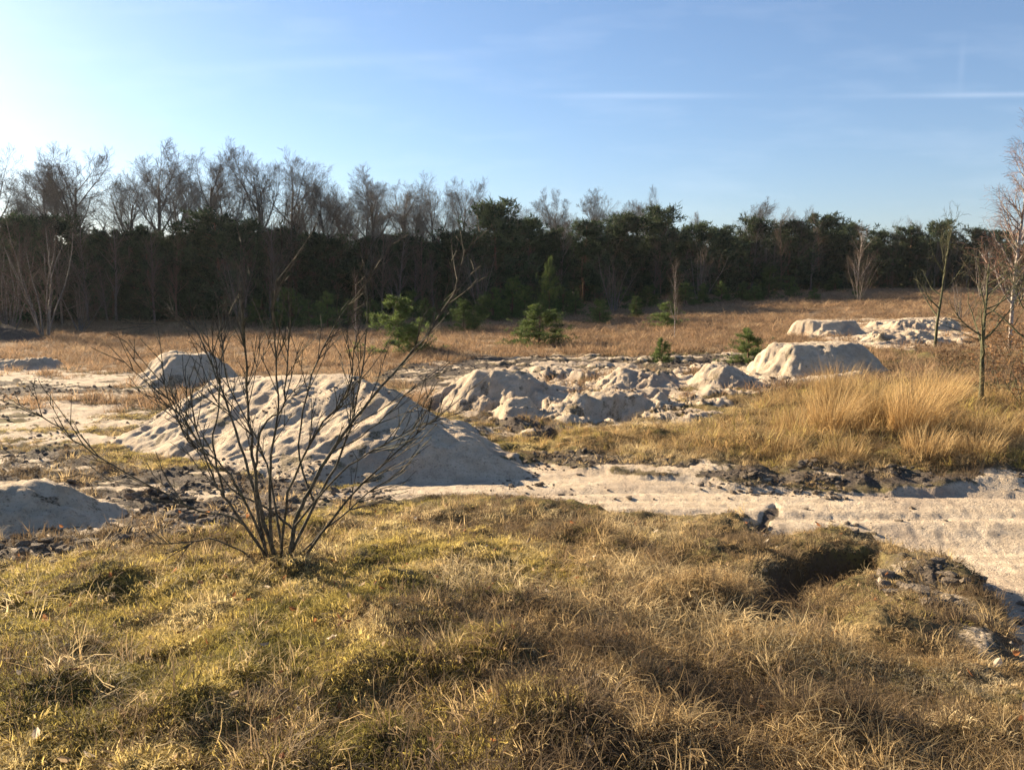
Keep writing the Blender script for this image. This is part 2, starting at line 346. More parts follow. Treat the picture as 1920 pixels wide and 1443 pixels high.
def surface_z(x, y):
    z = ground_z(x, y)
    for lo, hi, nx, ny, Z in HGRID:
        i = np.clip((x - lo[0]) / (hi[0] - lo[0]) * (nx - 1), 0, nx - 1.001); j = np.clip((y - lo[1]) / (hi[1] - lo[1]) * (ny - 1), 0, ny - 1.001)
        ii = i.astype(int); jj = j.astype(int); fi = i - ii; fj = j - jj
        zh = (Z[jj, ii] * (1 - fi) + Z[jj, ii + 1] * fi) * (1 - fj) + (Z[jj + 1, ii] * (1 - fi) + Z[jj + 1, ii + 1] * fi) * fj
        z = np.where((x > lo[0]) & (x < hi[0]) & (y > lo[1]) & (y < hi[1]), np.maximum(z, zh), z)
    return z
def ptop(pts): return np.array([at(*p) for p in pts])
heap('largest pale sand heap, flat topped, its right flank in deep shadow',
     poly([(205, 832), (560, 912), (1010, 890), (885, 806), (560, 778), (300, 782)]),
     ptop([(325, 738, 13.0), (395, 714, 13.2), (600, 705, 12.2), (722, 711, 11.3), (680, 722, 10.7), (610, 730, 10.7), (470, 734, 11.8)]), .28, .22, 1, .032, 1.12, .016, faces=(.46, .62, .52, .7, .7, .62))
def quick(label, xs, row_top, row_base, depth, deep=1.4, flat=.5, lean=0.0, rough=1.0, soil=.25, seed=0, tilt=0.0, res=.05, power=1.0):
    """heap seen between photo columns xs at a distance, crest at row_top"""
    x0 = (xs[0] - 960) / F * depth; x1 = (xs[1] - 960) / F * depth; cx = (x0 + x1) / 2; w = (x1 - x0) / 2
    rnd = random.Random(seed); n = 14; toe = []
    for i in range(n):
        a = 2 * math.pi * i / n; k = rnd.uniform(.9, 1.08); toe.append((cx + w * k * math.cos(a), depth + deep * k * math.sin(a)))
    zc = at(cx / depth * F + 960, row_top, depth)[2]
    top = []
    for i in range(8):
        a = 2 * math.pi * i / 8; top.append((cx + lean * w + w * flat * math.cos(a), depth + deep * .35 * flat * 1.6 * math.sin(a), zc + tilt * math.cos(a) + rnd.uniform(-.03, .03)))
    return heap(label, toe, top, rough, soil, seed, res, power)
quick('grey flat topped sand heap behind the left end of the largest heap', (262, 445), 664, 722, 21.0, 1.6, .5, -.1, 1.0, .3, 12)
quick('low shaded sand heap cut off by the left edge beside the grass', (-330, 190), 915, 1010, 6.6, 1.0, .35, .10, .8, .35, 23, .03, .03)
quick('pointed sand heap with a sunlit left flank, right of the largest heap', (800, 1075), 697, 745, 16.8, 1.3, .22, -.12, 1.1, .3, 34)
quick('broken sand lump at the left rim of the crater', (930, 1035), 750, 782, 14.4, .7, .3, 0, 1.6, .42, 45)
quick('rough sand ridge along the middle of the crater rim', (1040, 1260), 744, 792, 14.8, .9, .4, .1, 1.7, .45, 56)
quick('small sand lump in front of the crater ridge', (1060, 1110), 765, 800, 13.6, .35, .4, 0, 1.5, .35, 67)
quick('knobbly sand heap just left of the small green pine', (1110, 1280), 694, 722, 18.0, 1.0, .35, 0, 1.6, .42, 78)
quick('low sunlit sand heap between crater and flat topped ridge', (1285, 1430), 690, 724, 17.2, 1.0, .3, -.1, 1.3, .2, 89)
quick('long flat topped sand heap behind the tall straw tussocks', (1405, 1665), 647, 708, 19.0, 1.4, .62, -.05, 1.0, .12, 91)
quick('cream coloured slab of sand far out in the dry field', (1478, 1622), 601, 628, 31, 1.6, .78, 0, .9, .05, 102)
quick('pale broken sand heap far right behind the thin oak', (1630, 1800), 600, 640, 33, 2.2, .6, 0, 1.6, .2, 113)
quick('brownish low sand heap in front of the far cream slab', (1600, 1760), 622, 656, 27, 1.5, .5, 0, 1.4, .35, 124)
quick('low bright bank of white sand at the far left edge', (-150, 120), 677, 694, 25, 1.2, .6, 0, 1.5, .05, 135)
quick('dark turf covered mound under the big bare shrub at far left', (-200, 90), 606, 640, 38, 2.5, .4, -.1, 1.5, .85, 146)

# ------------------------------------------------------------------ vegetation materials
def plant_mat(name, c1, c2, transl=.3, rough=.8, tint=False, scale=3.0, spec=.15):
    b = MatB(name)
    if tint:
        c = b.attr('tint', 'INSTANCER').outputs['Color']
        v = b.attr('vary').outputs['Fac']; c2n = b.mix(b.math('MULTIPLY', v, .6), c, c2); c = c2n
    else:
        info = b.n('ShaderNodeObjectInfo').outputs['Random']
        v = b.attr('vary').outputs['Fac']
        c = b.mix(b.ramp(b.math('ADD', b.math('MULTIPLY', b.noise(scale, 3), .6), b.math('MULTIPLY', v, .45)), .2, .8), c1, c2)
        hs = b.n('ShaderNodeHueSaturation'); b.put(hs.inputs['Value'], b.math('ADD', b.math('MULTIPLY', info, .5), .75)); b.l(c, hs.inputs['Color']); c = hs.outputs[0]
    return b.bsdf(c, rough, None, spec, transl)
def bark_mat(name, c1, c2, scale=12, bump=.4):
    b = MatB(name); n = b.noise(scale, 5, .6); n2 = b.noise(scale * .15, 3)
    c = b.mix(b.ramp(n, .35, .65), c1, c2); c = b.mix(b.math('MULTIPLY', b.ramp(n2, .5, .7), .4), c, (.10, .11, .06))
    return b.bsdf(c, .9, b.bump(n, bump, .02), .15)
M_OAK = bark_mat('grey_bark', (.075, .06, .05), (.17, .145, .125)); M_TWIG = bark_mat('twig_bark', (.12, .10, .085), (.21, .18, .155))
M_BROWN = bark_mat('brown_twig', (.09, .062, .045), (.19, .135, .098)); M_PINEB = bark_mat('pine_bark', (.10, .06, .04), (.20, .12, .075))
M_BIRCH = bark_mat('birch_bark', (.16, .13, .11), (.55, .47, .40), 9); M_BIRCHT = bark_mat('birch_twig', (.16, .085, .06), (.27, .16, .115))
M_BUSH = bark_mat('bush_bark', (.05, .042, .03), (.15, .125, .085), 25)
M_SAPB = bark_mat('oak_sapling_bark', (.055, .055, .03), (.13, .125, .07), 20)
M_PINE = plant_mat('dark_pine_needles', (.02, .034, .019), (.075, .10, .048), .25)
M_YPINE = plant_mat('young_pine_needles', (.045, .074, .024), (.135, .175, .055), .38)
M_LEAF = plant_mat('dead_oak_leaves', (.15, .075, .036), (.30, .18, .09), .35)
M_GRASS = plant_mat('grass_blades', (0, 0, 0), (.10, .075, .04), .5, .7, True)
M_STRAW = plant_mat('straw_blades', (.36, .23, .10), (.66, .48, .23), .42, .6)

# ------------------------------------------------------------------ geometry builders
def tubes(segs, sides=3):
    """segs: (N,8) p0 p1 r0 r1 -> verts, quads (open prisms)"""
    S = np.asarray(segs, float); p0, p1, r0, r1 = S[:, :3], S[:, 3:6], S[:, 6], S[:, 7]
    d = p1 - p0; d /= np.linalg.norm(d, axis=1, keepdims=True) + 1e-9
    ref = np.where(np.abs(d[:, 2:3]) > .9, np.array([[1., 0, 0]]), np.array([[0, 0, 1.]]))
    u = np.cross(d, ref); u /= np.linalg.norm(u, axis=1, keepdims=True) + 1e-9; v = np.cross(d, u)
    V = []
    for i in range(sides):
        a = 2 * math.pi * i / sides; o = u * math.cos(a) + v * math.sin(a); V += [p0 + o * r0[:, None], p1 + o * r1[:, None]]
    V = np.stack(V, 1); n = len(S); base = np.arange(n)[:, None] * 2 * sides
    Fs = []
    for i in range(sides):
        j = (i + 1) % sides; Fs.append(base + np.array([[2 * i, 2 * j, 2 * j + 1, 2 * i + 1]]))
    return V.reshape(-1, 3), np.concatenate(Fs)
def tube_mesh(name, segs, mat, sides=3): 
    V, q = tubes(segs, sides); return mesh_np(name, V, [q], mat, sides > 3)
def path_segs(P, r0, r1, n=10, jit=0.0, rnd=None):
    """smooth polyline through points P with tapering radius"""
    P = np.asarray(P, float); t = np.linspace(0, len(P) - 1, n); out = []
    for q in t:
        i = min(int(q), len(P) - 2); f = q - i
        a, b_, c, d = P[max(i - 1, 0)], P[i], P[i + 1], P[min(i + 2, len(P) - 1)]
        out.append(.5 * ((2 * b_) + (-a + c) * f + (2 * a - 5 * b_ + 4 * c - d) * f * f + (-a + 3 * b_ - 3 * c + d) * f ** 3))
    out = np.array(out)
    if jit: out[1:-1] += np.array([[rnd.gauss(0, jit) for _ in range(3)] for _ in range(n - 2)])
    r = r1 + (r0 - r1) * np.linspace(1, 0, n) ** 1.5
    return [(*out[i], *out[i + 1], r[i], r[i + 1]) for i in range(n - 1)], out, r
def perp(d, rnd):
    v = Vector((rnd.gauss(0, 1), rnd.gauss(0, 1), rnd.gauss(0, 1))); v -= v.dot(d) * d; return v.normalized()
def grow(rnd, p, d, L, r, lev, spec, acc):
    """recursive branch; spec[lev] = (nseg, wiggle, up, children, start, angle, ratio)"""
    nseg, wig, up, kids, start, ang, ratio = spec[lev]
    pts = [Vector(p)]; d = Vector(d).normalized(); rads = [r]; dirs = [d.copy()]
    rend = r * (.18 if lev else .25)
    for i in range(nseg):
        d = (d + Vector((rnd.gauss(0, wig), rnd.gauss(0, wig), rnd.gauss(0, wig) + up))).normalized()
        pts.append(pts[-1] + d * (L / nseg)); rads.append(r + (rend - r) * (i + 1) / nseg); dirs.append(d.copy())
        acc[lev].append((*pts[-2], *pts[-1], rads[-2], rads[-1]))
    if lev + 1 >= len(spec): return
    for k in range(kids):
        t = start + (1 - start) * (k + rnd.random()) / kids; q = min(t, .999) * nseg; i = int(q); f = q - i
        pp = pts[i].lerp(pts[i + 1], f); dd = dirs[i + 1]; a = math.radians(ang * rnd.uniform(.7, 1.3))
        cd = dd * math.cos(a) + perp(dd, rnd) * math.sin(a)
        grow(rnd, pp, cd, L * ratio * rnd.uniform(.7, 1.2) * (1.15 - .55 * t), max((r + (rend - r) * t) * .62, .004), lev + 1, spec, acc)
def bare_tree(seed, H=14.0, thin=1.0, kind='oak'):
    rnd = random.Random(seed)
    if kind == 'oak': spec = [(9, .05, .04, rnd.randint(11, 14), .42, 40, .54), (6, .06, .09, 10, .16, 40, .50), (4, .07, .09, 8, .12, 38, .56), (3, .08, .09, 6, .1, 36, .62), (2, .1, .02, 0, 0, 0, 0)]
    elif kind == 'slim': spec = [(8, .025, .05, 22, .22, 32, .30), (5, .07, .09, 8, .15, 34, .5), (3, .09, .05, 6, .1, 34, .55), (2, .1, .03, 0, 0, 0, 0)]
    elif kind == 'birch': spec = [(12, .025, .06, 34, .22, 40, .26), (6, .10, .09, 9, .12, 34, .5), (5, .16, -.02, 6, .1, 32, .6), (4, .16, -.10, 0, 0, 0, 0)]
    acc = [[] for _ in spec]
    grow(rnd, (0, 0, -.15), (rnd.gauss(0, .03), rnd.gauss(0, .03), 1), H * (.74 if kind == 'oak' else .93), .0155 * H * thin, 0, spec, acc)
    for lv in acc[2:]:
        for i, s in enumerate(lv): lv[i] = (*s[:6], max(s[6], .0058 * thin), max(s[7], .0042 * thin))
    tr = acc[0] + acc[1]; cr = sum(acc[2:], []); k = H / max(s[5] for s in tr + cr)
    return [tuple(v * k for v in s) for s in tr], [tuple(v * k for v in s) for s in cr]
def shrub(seed, H=2.5, stems=9, spread=.5, thin=1.0, leaves=0):
    rnd = random.Random(seed); spec = [(6, .07, .05, 7, .2, 35, .5), (5, .13, .04, 5, .15, 38, .5), (4, .18, .02, 0, 0, 0, 0)]
    acc = [[], [], []]
    for s in range(stems):
        a = rnd.uniform(0, 6.283); t = abs(rnd.gauss(0, spread))
        grow(rnd, (.1 * math.cos(a), .1 * math.sin(a), -.05), (math.cos(a) * t, math.sin(a) * t, 1), H * rnd.uniform(.6, 1.0), .009 * H * thin, 0, spec, acc)
    return acc[0], acc[1] + acc[2]
def needle_tufts(rnd, centres, outs, n, ln, w):
    """sprays of needle-thin triangles round twig ends"""
    C = np.repeat(np.asarray(centres), n, 0); O = np.repeat(np.asarray(outs), n, 0); N = len(C)
    rg = np.random.default_rng(rnd.randint(0, 1 << 30))
    d = O * .9 + rg.normal(0, .75, (N, 3)); d /= np.linalg.norm(d, axis=1, keepdims=True) + 1e-9
    s = np.cross(d, rg.normal(0, 1, (N, 3))); s /= np.linalg.norm(s, axis=1, keepdims=True) + 1e-9
    l = ln * rg.uniform(.6, 1.25, (N, 1)); c = C + rg.normal(0, ln * .25, (N, 3))
    V = np.stack((c - s * w, c + s * w, c + d * l + s * w * .3), 1).reshape(-1, 3)
    return V, np.arange(3 * N).reshape(-1, 3), np.repeat(rg.uniform(0, 1, N // n), 3 * n)
def pine(seed, H=8.0, R=2.4, tufts=420, clear=.05, top=.5, n=14, ln=.42, w=.05, spr=.24):
    """Scots pine: trunk, whorled limbs, uneven crown of needle sprays"""
    rnd = random.Random(seed); tr = []; cs = []; os_ = []
    lean = (rnd.gauss(0, .03), rnd.gauss(0, .03)); z0 = clear * H
    for i in range(8):
        a, b_ = H * i / 8, H * (i + 1) / 8; r = .018 * H
        tr.append((lean[0] * a, lean[1] * a, a - .1, lean[0] * b_, lean[1] * b_, b_ - .1, r * (1 - .85 * i / 8), r * (1 - .85 * (i + 1) / 8)))
    lobes = [(rnd.uniform(0, 6.28), rnd.uniform(.65, 1.25), rnd.uniform(-.25, .25)) for _ in range(10)]
    limbs = 0
    nl = max(14, tufts // 12)
    for k in range(nl):
        t = (k + rnd.random()) / nl; z = z0 + (H * .97 - z0) * t
        prof = math.sqrt(max(.02, 1 - (abs(t - .42) / (.60 if t > .42 else .55)) ** 2.2)) if top > .3 else (1 - t) ** .85 + .05
        a = rnd.uniform(0, 6.283); lb = lobes[int(a / 6.2832 * 10) % 10]
        L = R * prof * lb[1] * rnd.uniform(.6, 1.1) + .12
        up = .15 + .5 * t; ca, sa = math.cos(a), math.sin(a)
        p0 = np.array([lean[0] * z, lean[1] * z, z - .1]); e = p0 + np.array([ca * L, sa * L, L * up * rnd.uniform(.3, 1.0)])
        tr.append((*p0, *e, .012 * H * .35 * (1 - .6 * t), .012))
        m = max(4, int(15 * L / R + 4))
        for j in range(m):
            f = rnd.uniform(.25, 1.05); sp = spr * L * f
            c = p0 + (e - p0) * f + np.array([rnd.gauss(0, sp), rnd.gauss(0, sp), rnd.gauss(0, sp * .9)])
            cs.append(c); os_.append((ca * .5, sa * .5, .75))
    V, T, vr = needle_tufts(rnd, cs, os_, n, ln, w)
    k = H / float(np.percentile(V[:, 2], 99.6))
    return [tuple(v * k for v in q) for q in tr], V * k, T, vr

def blades(rg, n, h, w, spread, bend, lean=None, segs=3, up=1.0):
    """n grass blades in one clump"""
    a = rg.uniform(0, 2 * math.pi, n); rad = spread * np.sqrt(rg.uniform(0, 1, n)); root = np.stack((rad * np.cos(a), rad * np.sin(a), np.full(n, -.015)), 1)
    da = a + rg.normal(0, .8, n); out = np.stack((np.cos(da), np.sin(da), np.zeros(n)), 1)
    if lean is not None: out = out * .6 + np.array(lean)
    L = h * np.where(rg.uniform(0, 1, n) < .2, rg.uniform(.25, .6, n), rg.uniform(.55, 1.2, n)); B = bend * rg.uniform(.3, 1.6, n); wd = w * rg.uniform(.6, 1.3, n)
    side = np.stack((-np.sin(da), np.cos(da), np.zeros(n)), 1); tw = rg.uniform(-.8, .8, n)[:, None]; side = side * np.cos(tw) + out * np.sin(tw)
    V = []; 
    for k in range(segs + 1):
        t = k / segs; ang = B * (t ** 1.2) + .12 + .35 * rad / max(spread, 1e-3) * .6
        pos = root + out * (np.sin(ang) * L * t)[:, None] + np.array([0, 0, up]) * (np.cos(ang) * L * t)[:, None]
        hw = (wd * (1 - t ** 1.5) * .5 + .0003)[:, None]
        if k < segs: V += [pos - side * hw, pos + side * hw]
        else: V.append(pos)
    V = np.stack(V, 1); m = V.shape[1]; b0 = np.arange(n)[:, None] * m
    q = np.concatenate([b0 + np.array([[2 * k, 2 * k + 1, 2 * k + 3, 2 * k + 2]]) for k in range(segs - 1)]) if segs > 1 else np.zeros((0, 4), int)
    tri = b0 + np.array([[2 * segs - 2, 2 * segs - 1, 2 * segs]])
    return V.reshape(-1, 3), q, tri, np.repeat(rg.uniform(0, 1, n) ** 1.5, m)

# ------------------------------------------------------------------ scatter (uncountable growth only)
def scatter(name, label, protos, P, rot, scl, tint=None):
    coll = bpy.data.collections.new(name + '_kinds')
    for i, me in enumerate(protos): coll.objects.link(bpy.data.objects.new('%s_kind' % name, me))
    rg = np.random.default_rng(len(P))
    me = mesh_np(name, P, [])
    for k, v, t in (('rot', rot, 'FLOAT_VECTOR'), ('scl', scl, 'FLOAT_VECTOR'), ('tint', tint, 'FLOAT_VECTOR')):
        if v is None: continue
        at_ = me.attributes.new(k, t, 'POINT'); at_.data.foreach_set('vector', np.asarray(v, np.float32).ravel())
    at_ = me.attributes.new('pick', 'INT', 'POINT'); at_.data.foreach_set('value', rg.integers(0, len(protos), len(P)).astype(np.int32))
    o = ob(name, me); tag(o, label, None, None, 'stuff')
    ng = bpy.data.node_groups.new(name + '_scatter', 'GeometryNodeTree')
    ng.interface.new_socket('Geometry', in_out='INPUT', socket_type='NodeSocketGeometry'); ng.interface.new_socket('Geometry', in_out='OUTPUT', socket_type='NodeSocketGeometry')
    gi = ng.nodes.new('NodeGroupInput'); go = ng.nodes.new('NodeGroupOutput'); ip = ng.nodes.new('GeometryNodeInstanceOnPoints')
    ci = ng.nodes.new('GeometryNodeCollectionInfo'); ci.inputs['Collection'].default_value = coll; ci.inputs['Separate Children'].default_value = True; ci.inputs['Reset Children'].default_value = True
    def na(nm, dt):
        n = ng.nodes.new('GeometryNodeInputNamedAttribute'); n.data_type = dt; n.inputs['Name'].default_value = nm; return n.outputs['Attribute']
    L = ng.links.new
    L(gi.outputs[0], ip.inputs['Points']); L(ci.outputs[0], ip.inputs['Instance']); ip.inputs['Pick Instance'].default_value = True
    L(na('pick', 'INT'), ip.inputs['Instance Index']); L(na('scl', 'FLOAT_VECTOR'), ip.inputs['Scale'])
    er = ng.nodes.new('FunctionNodeEulerToRotation'); L(na('rot', 'FLOAT_VECTOR'), er.inputs[0]); L(er.outputs[0], ip.inputs['Rotation'])
    L(ip.outputs[0], go.inputs[0])
    md = o.modifiers.new('scatter', 'NODES'); md.node_group = ng
    return o
RG = np.random.default_rng(7)
def fan(n, r0, r1, k, half=40):
    """random plan points in the view sector, density falling as r**-k"""
    u = RG.uniform(0, 1, n); e = 2 - k
    r = (r0 ** e + u * (r1 ** e - r0 ** e)) ** (1 / e) if abs(e) > 1e-6 else r0 * (r1 / r0) ** u
    t = RG.uniform(-math.radians(half), math.radians(half), n); return r * np.sin(t), r * np.cos(t)
def place(x, y, jit=.25):
    z = ground_z(x, y); n = len(x)
    rot = np.stack((RG.normal(0, jit, n), RG.normal(0, jit, n), RG.uniform(0, 6.283, n)), 1)
    return np.stack((x, y, z), 1), rot
def tints(n, pal, wts, val=.25):
    pal = np.array(pal); c = pal[RG.choice(len(pal), n, p=np.array(wts) / sum(wts))]; return c * RG.uniform(1 - val, 1 + val, (n, 1))
def ptint(x, y, pal, f, seed, jit=.35, val=.22):
    """colour by patch: neighbouring clumps share a colour"""
    pal = np.array(pal); q = np.clip(fbm(x, y, f, 3, seed) * 1.1 + .5 + RG.normal(0, jit * .4, len(x)), 0, .999) * (len(pal) - 1); i = q.astype(int); w = (q - i)[:, None]
    return (pal[i] * (1 - w) + pal[np.minimum(i + 1, len(pal) - 1)] * w) * RG.uniform(1 - val, 1 + val, (len(x), 1))
def clump_protos(nm, k, seed, **kw):
    out = []
    for i in range(k):
        V, q, t, vr = blades(np.random.default_rng(seed + i), **kw); out.append(mesh_np(nm, V, [q, t], M_GRASS, True, dict(vary=vr)))
    return out
GREEN = [(.24, .205, .055), (.46, .365, .10), (.64, .49, .17), (.76, .61, .30)]
TAN = [(.37, .25, .12), (.54, .38, .18), (.66, .49, .25), (.74, .59, .34)]
BRN = [(.15, .105, .065), (.24, .17, .10), (.09, .066, .042)]
def masks(x, y):
    tr, sa, so_, fi, ru, sd = zones(x, y); hp = on_heap(x, y)
    free = (sa < .3) & ~hp & (ru < .3)
    return free, so_, fi, sa, sd
def lushness(x, y):  # 1 = short green-yellow turf at left, 0 = long straw at right
    return sstep(.35, -.35, x / np.maximum(y, 1) * 1.6 - .05 + .7 * fbm(x, y, .7, 3, 200))

def build_grass():
    # short turf
    x, y = fan(90000, 1.9, 17, 1.3); free, so_, fi, sa, sd = masks(x, y); lu = lushness(x, y)
    k = free & (so_ < .55) & (RG.uniform(0, 1, len(x)) < .35 + .65 * lu); x, y, lu = x[k], y[k], lu[k]
    P, rot = place(x, y, .3); s = RG.uniform(.6, 1.35, (len(x), 1)) * np.array([[1, 1, 1]])
    pat = fbm(x, y, 1.3, 3, 210)
    g = ptint(x, y, GREEN, 1.7, 215); b_ = ptint(x, y, BRN[::-1] + TAN, 1.2, 216); f = sstep(-.1, .45, pat + (lu - .5) * .8)[:, None]
    scatter('turf_grass', 'short yellow-green turf covering the foreground and the slopes between sand',
            clump_protos('turf_clump', 6, 300, n=46, h=.044, w=.0031, spread=.058, bend=1.4), P, rot, s, np.where(RG.uniform(0, 1, (len(x), 1)) < f, g, b_))
    # long straw, lodged and tangled
    x, y = fan(26000, 1.9, 16, 1.2); free, so_, fi, sa, sd = masks(x, y); lu = lushness(x, y)
    pat = fbm(x, y, 1.1, 3, 230)
    k = free & (so_ < .7) & (RG.uniform(0, 1, len(x)) < (1 - .97 * lu) * sstep(-.45, .25, pat) + .04); x, y, lu = x[k], y[k], lu[k]
    P, rot = place(x, y, .5); s = RG.uniform(.5, 1.25, (len(x), 1)) * (.35 + .65 * sstep(0, 1.4, -sd[k]))[:, None] * np.array([[1, 1, 1]])
    scatter('straw_grass', 'long dry straw-coloured grass lying tangled in the foreground',
            clump_protos('straw_clump', 7, 400, n=32, h=.175, w=.0027, spread=.075, bend=2.1, segs=4), P, rot, s, ptint(x, y, BRN[:2] + TAN + TAN[2:], 1.3, 235))
    # dead brown heather and moor grass
    x, y = fan(9000, 1.9, 17, 1.1); free, so_, fi, sa, sd = masks(x, y); pat = fbm(x, y, .8, 3, 250)
    k = free & (RG.uniform(0, 1, len(x)) < sstep(.0, .35, pat) * .9 + .03); x, y = x[k], y[k]
    P, rot = place(x, y, .3); s = RG.uniform(.6, 1.3, (len(x), 1)) * np.array([[1, 1, 1]])
    scatter('brown_heather', 'dead brown heather patches between the grass',
            clump_protos('heather_clump', 5, 500, n=46, h=.13, w=.0034, spread=.075, bend=.8), P, rot, s, tints(len(x), BRN + TAN[2:3], [3, 3, 2, 1.5]))
    # the dry field behind
    x, y = fan(42000, 15, 115, 1.35, 42); free, so_, fi, sa, sd = masks(x, y); pat = fbm(x, y, .25, 3, 260)
    k = free & ((fi > .3) | ((y > 15.5) & (so_ < .5))) & (RG.uniform(0, 1, len(x)) < .45 + .55 * sstep(-.3, .3, pat)); x, y = x[k], y[k]
    P, rot = place(x, y, .15); d = np.clip(y / 30, .8, 2.2)[:, None]; s = RG.uniform(.6, 1.2, (len(x), 1)) * np.concatenate((d * 1.3, d * 1.3, np.ones_like(d)), 1)
    scatter('field_grass', 'dry tan moor grass covering the flat field before the wood',
            clump_protos('field_clump', 5, 600, n=34, h=.34, w=.011, spread=.17, bend=.9), P, rot, s, tints(len(x), [(.44, .285, .165), (.36, .235, .14), (.26, .17, .105), (.50, .355, .21)], [4, 4, 3, 2]))
    # tufts on the disturbed ground and on soil
    x, y = fan(5000, 5, 24, 1.2); free, so_, fi, sa, sd = masks(x, y); pat = fbm(x, y, .9, 3, 270)
    k = ~on_heap(x, y) & (so_ > .2) & (sa < .75) & (RG.uniform(0, 1, len(x)) < sstep(.05, .35, pat)); x, y = x[k], y[k]
    P, rot = place(x, y, .3); s = RG.uniform(.6, 1.4, (len(x), 1)) * np.array([[1, 1, 1]])
    scatter('soil_tufts', 'sparse withered tufts on the churned dark soil', clump_protos('soil_tuft', 4, 700, n=26, h=.13, w=.005, spread=.07, bend=1.2), P, rot, s, tints(len(x), BRN + TAN[1:3], [2, 3, 1, 2, 3]))
    # bank of tawny grass behind the track, around the tussocks
    B = poly([(880, 830), (1000, 795), (1180, 812), (1300, 812), (1400, 790), (1450, 752), (1510, 725), (1900, 700), (2300, 700), (2300, 880), (1900, 880), (1500, 875), (1250, 855), (1000, 838)])
    x, y = fan(16000, 8, 17, 1.0, 40); free, so_, fi, sa, sd = masks(x, y)
    k = free & (sdist(B, x, y) > -.1) & (RG.uniform(0, 1, len(x)) < .55 + .45 * fbm(x, y, .8, 3, 280)); x, y = x[k], y[k]
    P, rot = place(x, y, .3); r = sstep(1150, 1450, 960 + F * x / y)[:, None]; s = RG.uniform(.5, 1.2, (len(x), 1)) * (.65 + .85 * r * RG.uniform(.3, 1.2, (len(x), 1)) * (.15 + .85 * sstep(9.3, 10.6, y))[:, None]) * np.array([[1, 1, 1]])
    t = np.where(RG.uniform(0, 1, (len(x), 1)) < .22 + .5 * (sstep(10.6, 9.4, y) * sstep(-.3, .2, fbm(x, y, .9, 3, 285)))[:, None], tints(len(x), GREEN, [1, 2, 2, 1]), tints(len(x), [(.56, .37, .16), (.46, .30, .13), (.28, .18, .09), (.62, .45, .22)], [4, 4, 2, 3]))
    scatter('bank_grass', 'tawny tufted grass on the bank behind the sand track', clump_protos('bank_clump', 5, 800, n=30, h=.24, w=.0055, spread=.085, bend=1.0), P, rot, s, t)
build_grass()

# ------------------------------------------------------------------ tall straw tussocks on the right bank
def tussock(label, px, row, hgt, n, spread, lean, seed):
    g = on_ground(px, row); z = float(ground_z(np.array([g[0]]), np.array([g[1]]))[0])
    rg = np.random.default_rng(seed); t = thing('grass_tussock', label, 'grass tussock', (g[0], g[1], z), 0, 'tall straw tussocks on the bank')
    V, q, tr, vr = blades(rg, n, hgt, .0062, spread, .62, lean, 5); ob('blades', mesh_np('blades', V, [q, tr], M_STRAW, True, dict(vary=vr)), t)['kind'] = 'stuff'
    V, q, tr, vr = blades(rg, n // 3, hgt * .35, .009, spread * 1.1, 1.5, None, 3); ob('thatch', mesh_np('thatch', V, [q, tr], M_SHADE_THATCH, True, dict(vary=vr)), t)['kind'] = 'stuff'
M_SHADE_THATCH = plant_mat('shade_dark_thatch', (.05, .035, .022), (.17, .11, .055), .25)  # thatch coloured extra dark to paint in shade at the tussock feet
for a in [('leftmost tall straw tussock, orange tinted, next to the sand ramp', 1490, 815, .85, 900, .26, (-.05, 0, 0), 1),
          ('straw tussock with a dark hollow at its foot', 1560, 822, .98, 900, .28, (.1, 0, 0), 2),
          ('middle straw tussock, densest of the tall ones', 1640, 800, 1.0, 1100, .32, (.0, 0, 0), 3),
          ('pale yellow straw tussock fanning to the right', 1710, 822, 1.08, 1200, .30, (.32, 0, 0), 4),
          ('rear straw tussock in front of the long flat topped heap', 1570, 765, .85, 900, .35, (.05, 0, 0), 5),
          ('rear straw tussock beside the thin oak sapling', 1760, 760, .8, 900, .35, (.2, 0, 0), 6),
          ('low golden tussock at the front of the bank, below the leftmost tall one', 1470, 850, .45, 450, .24, (-.05, 0, 0), 9),
          ('low golden tussock at the front of the bank, left of the mossy patch', 1580, 862, .42, 450, .26, (.05, 0, 0), 10),
          ('golden tussock near the track under the pale fanning one', 1735, 862, .5, 500, .28, (.1, 0, 0), 11),
          ('golden tussock low on the bank below the mossy oak trunk', 1830, 858, .45, 450, .28, (.1, 0, 0), 12),
          ('short ragged straw tussock between oak trunk and bank edge', 1850, 815, .5, 600, .3, (.2, 0, 0), 8)]: tussock(*a)

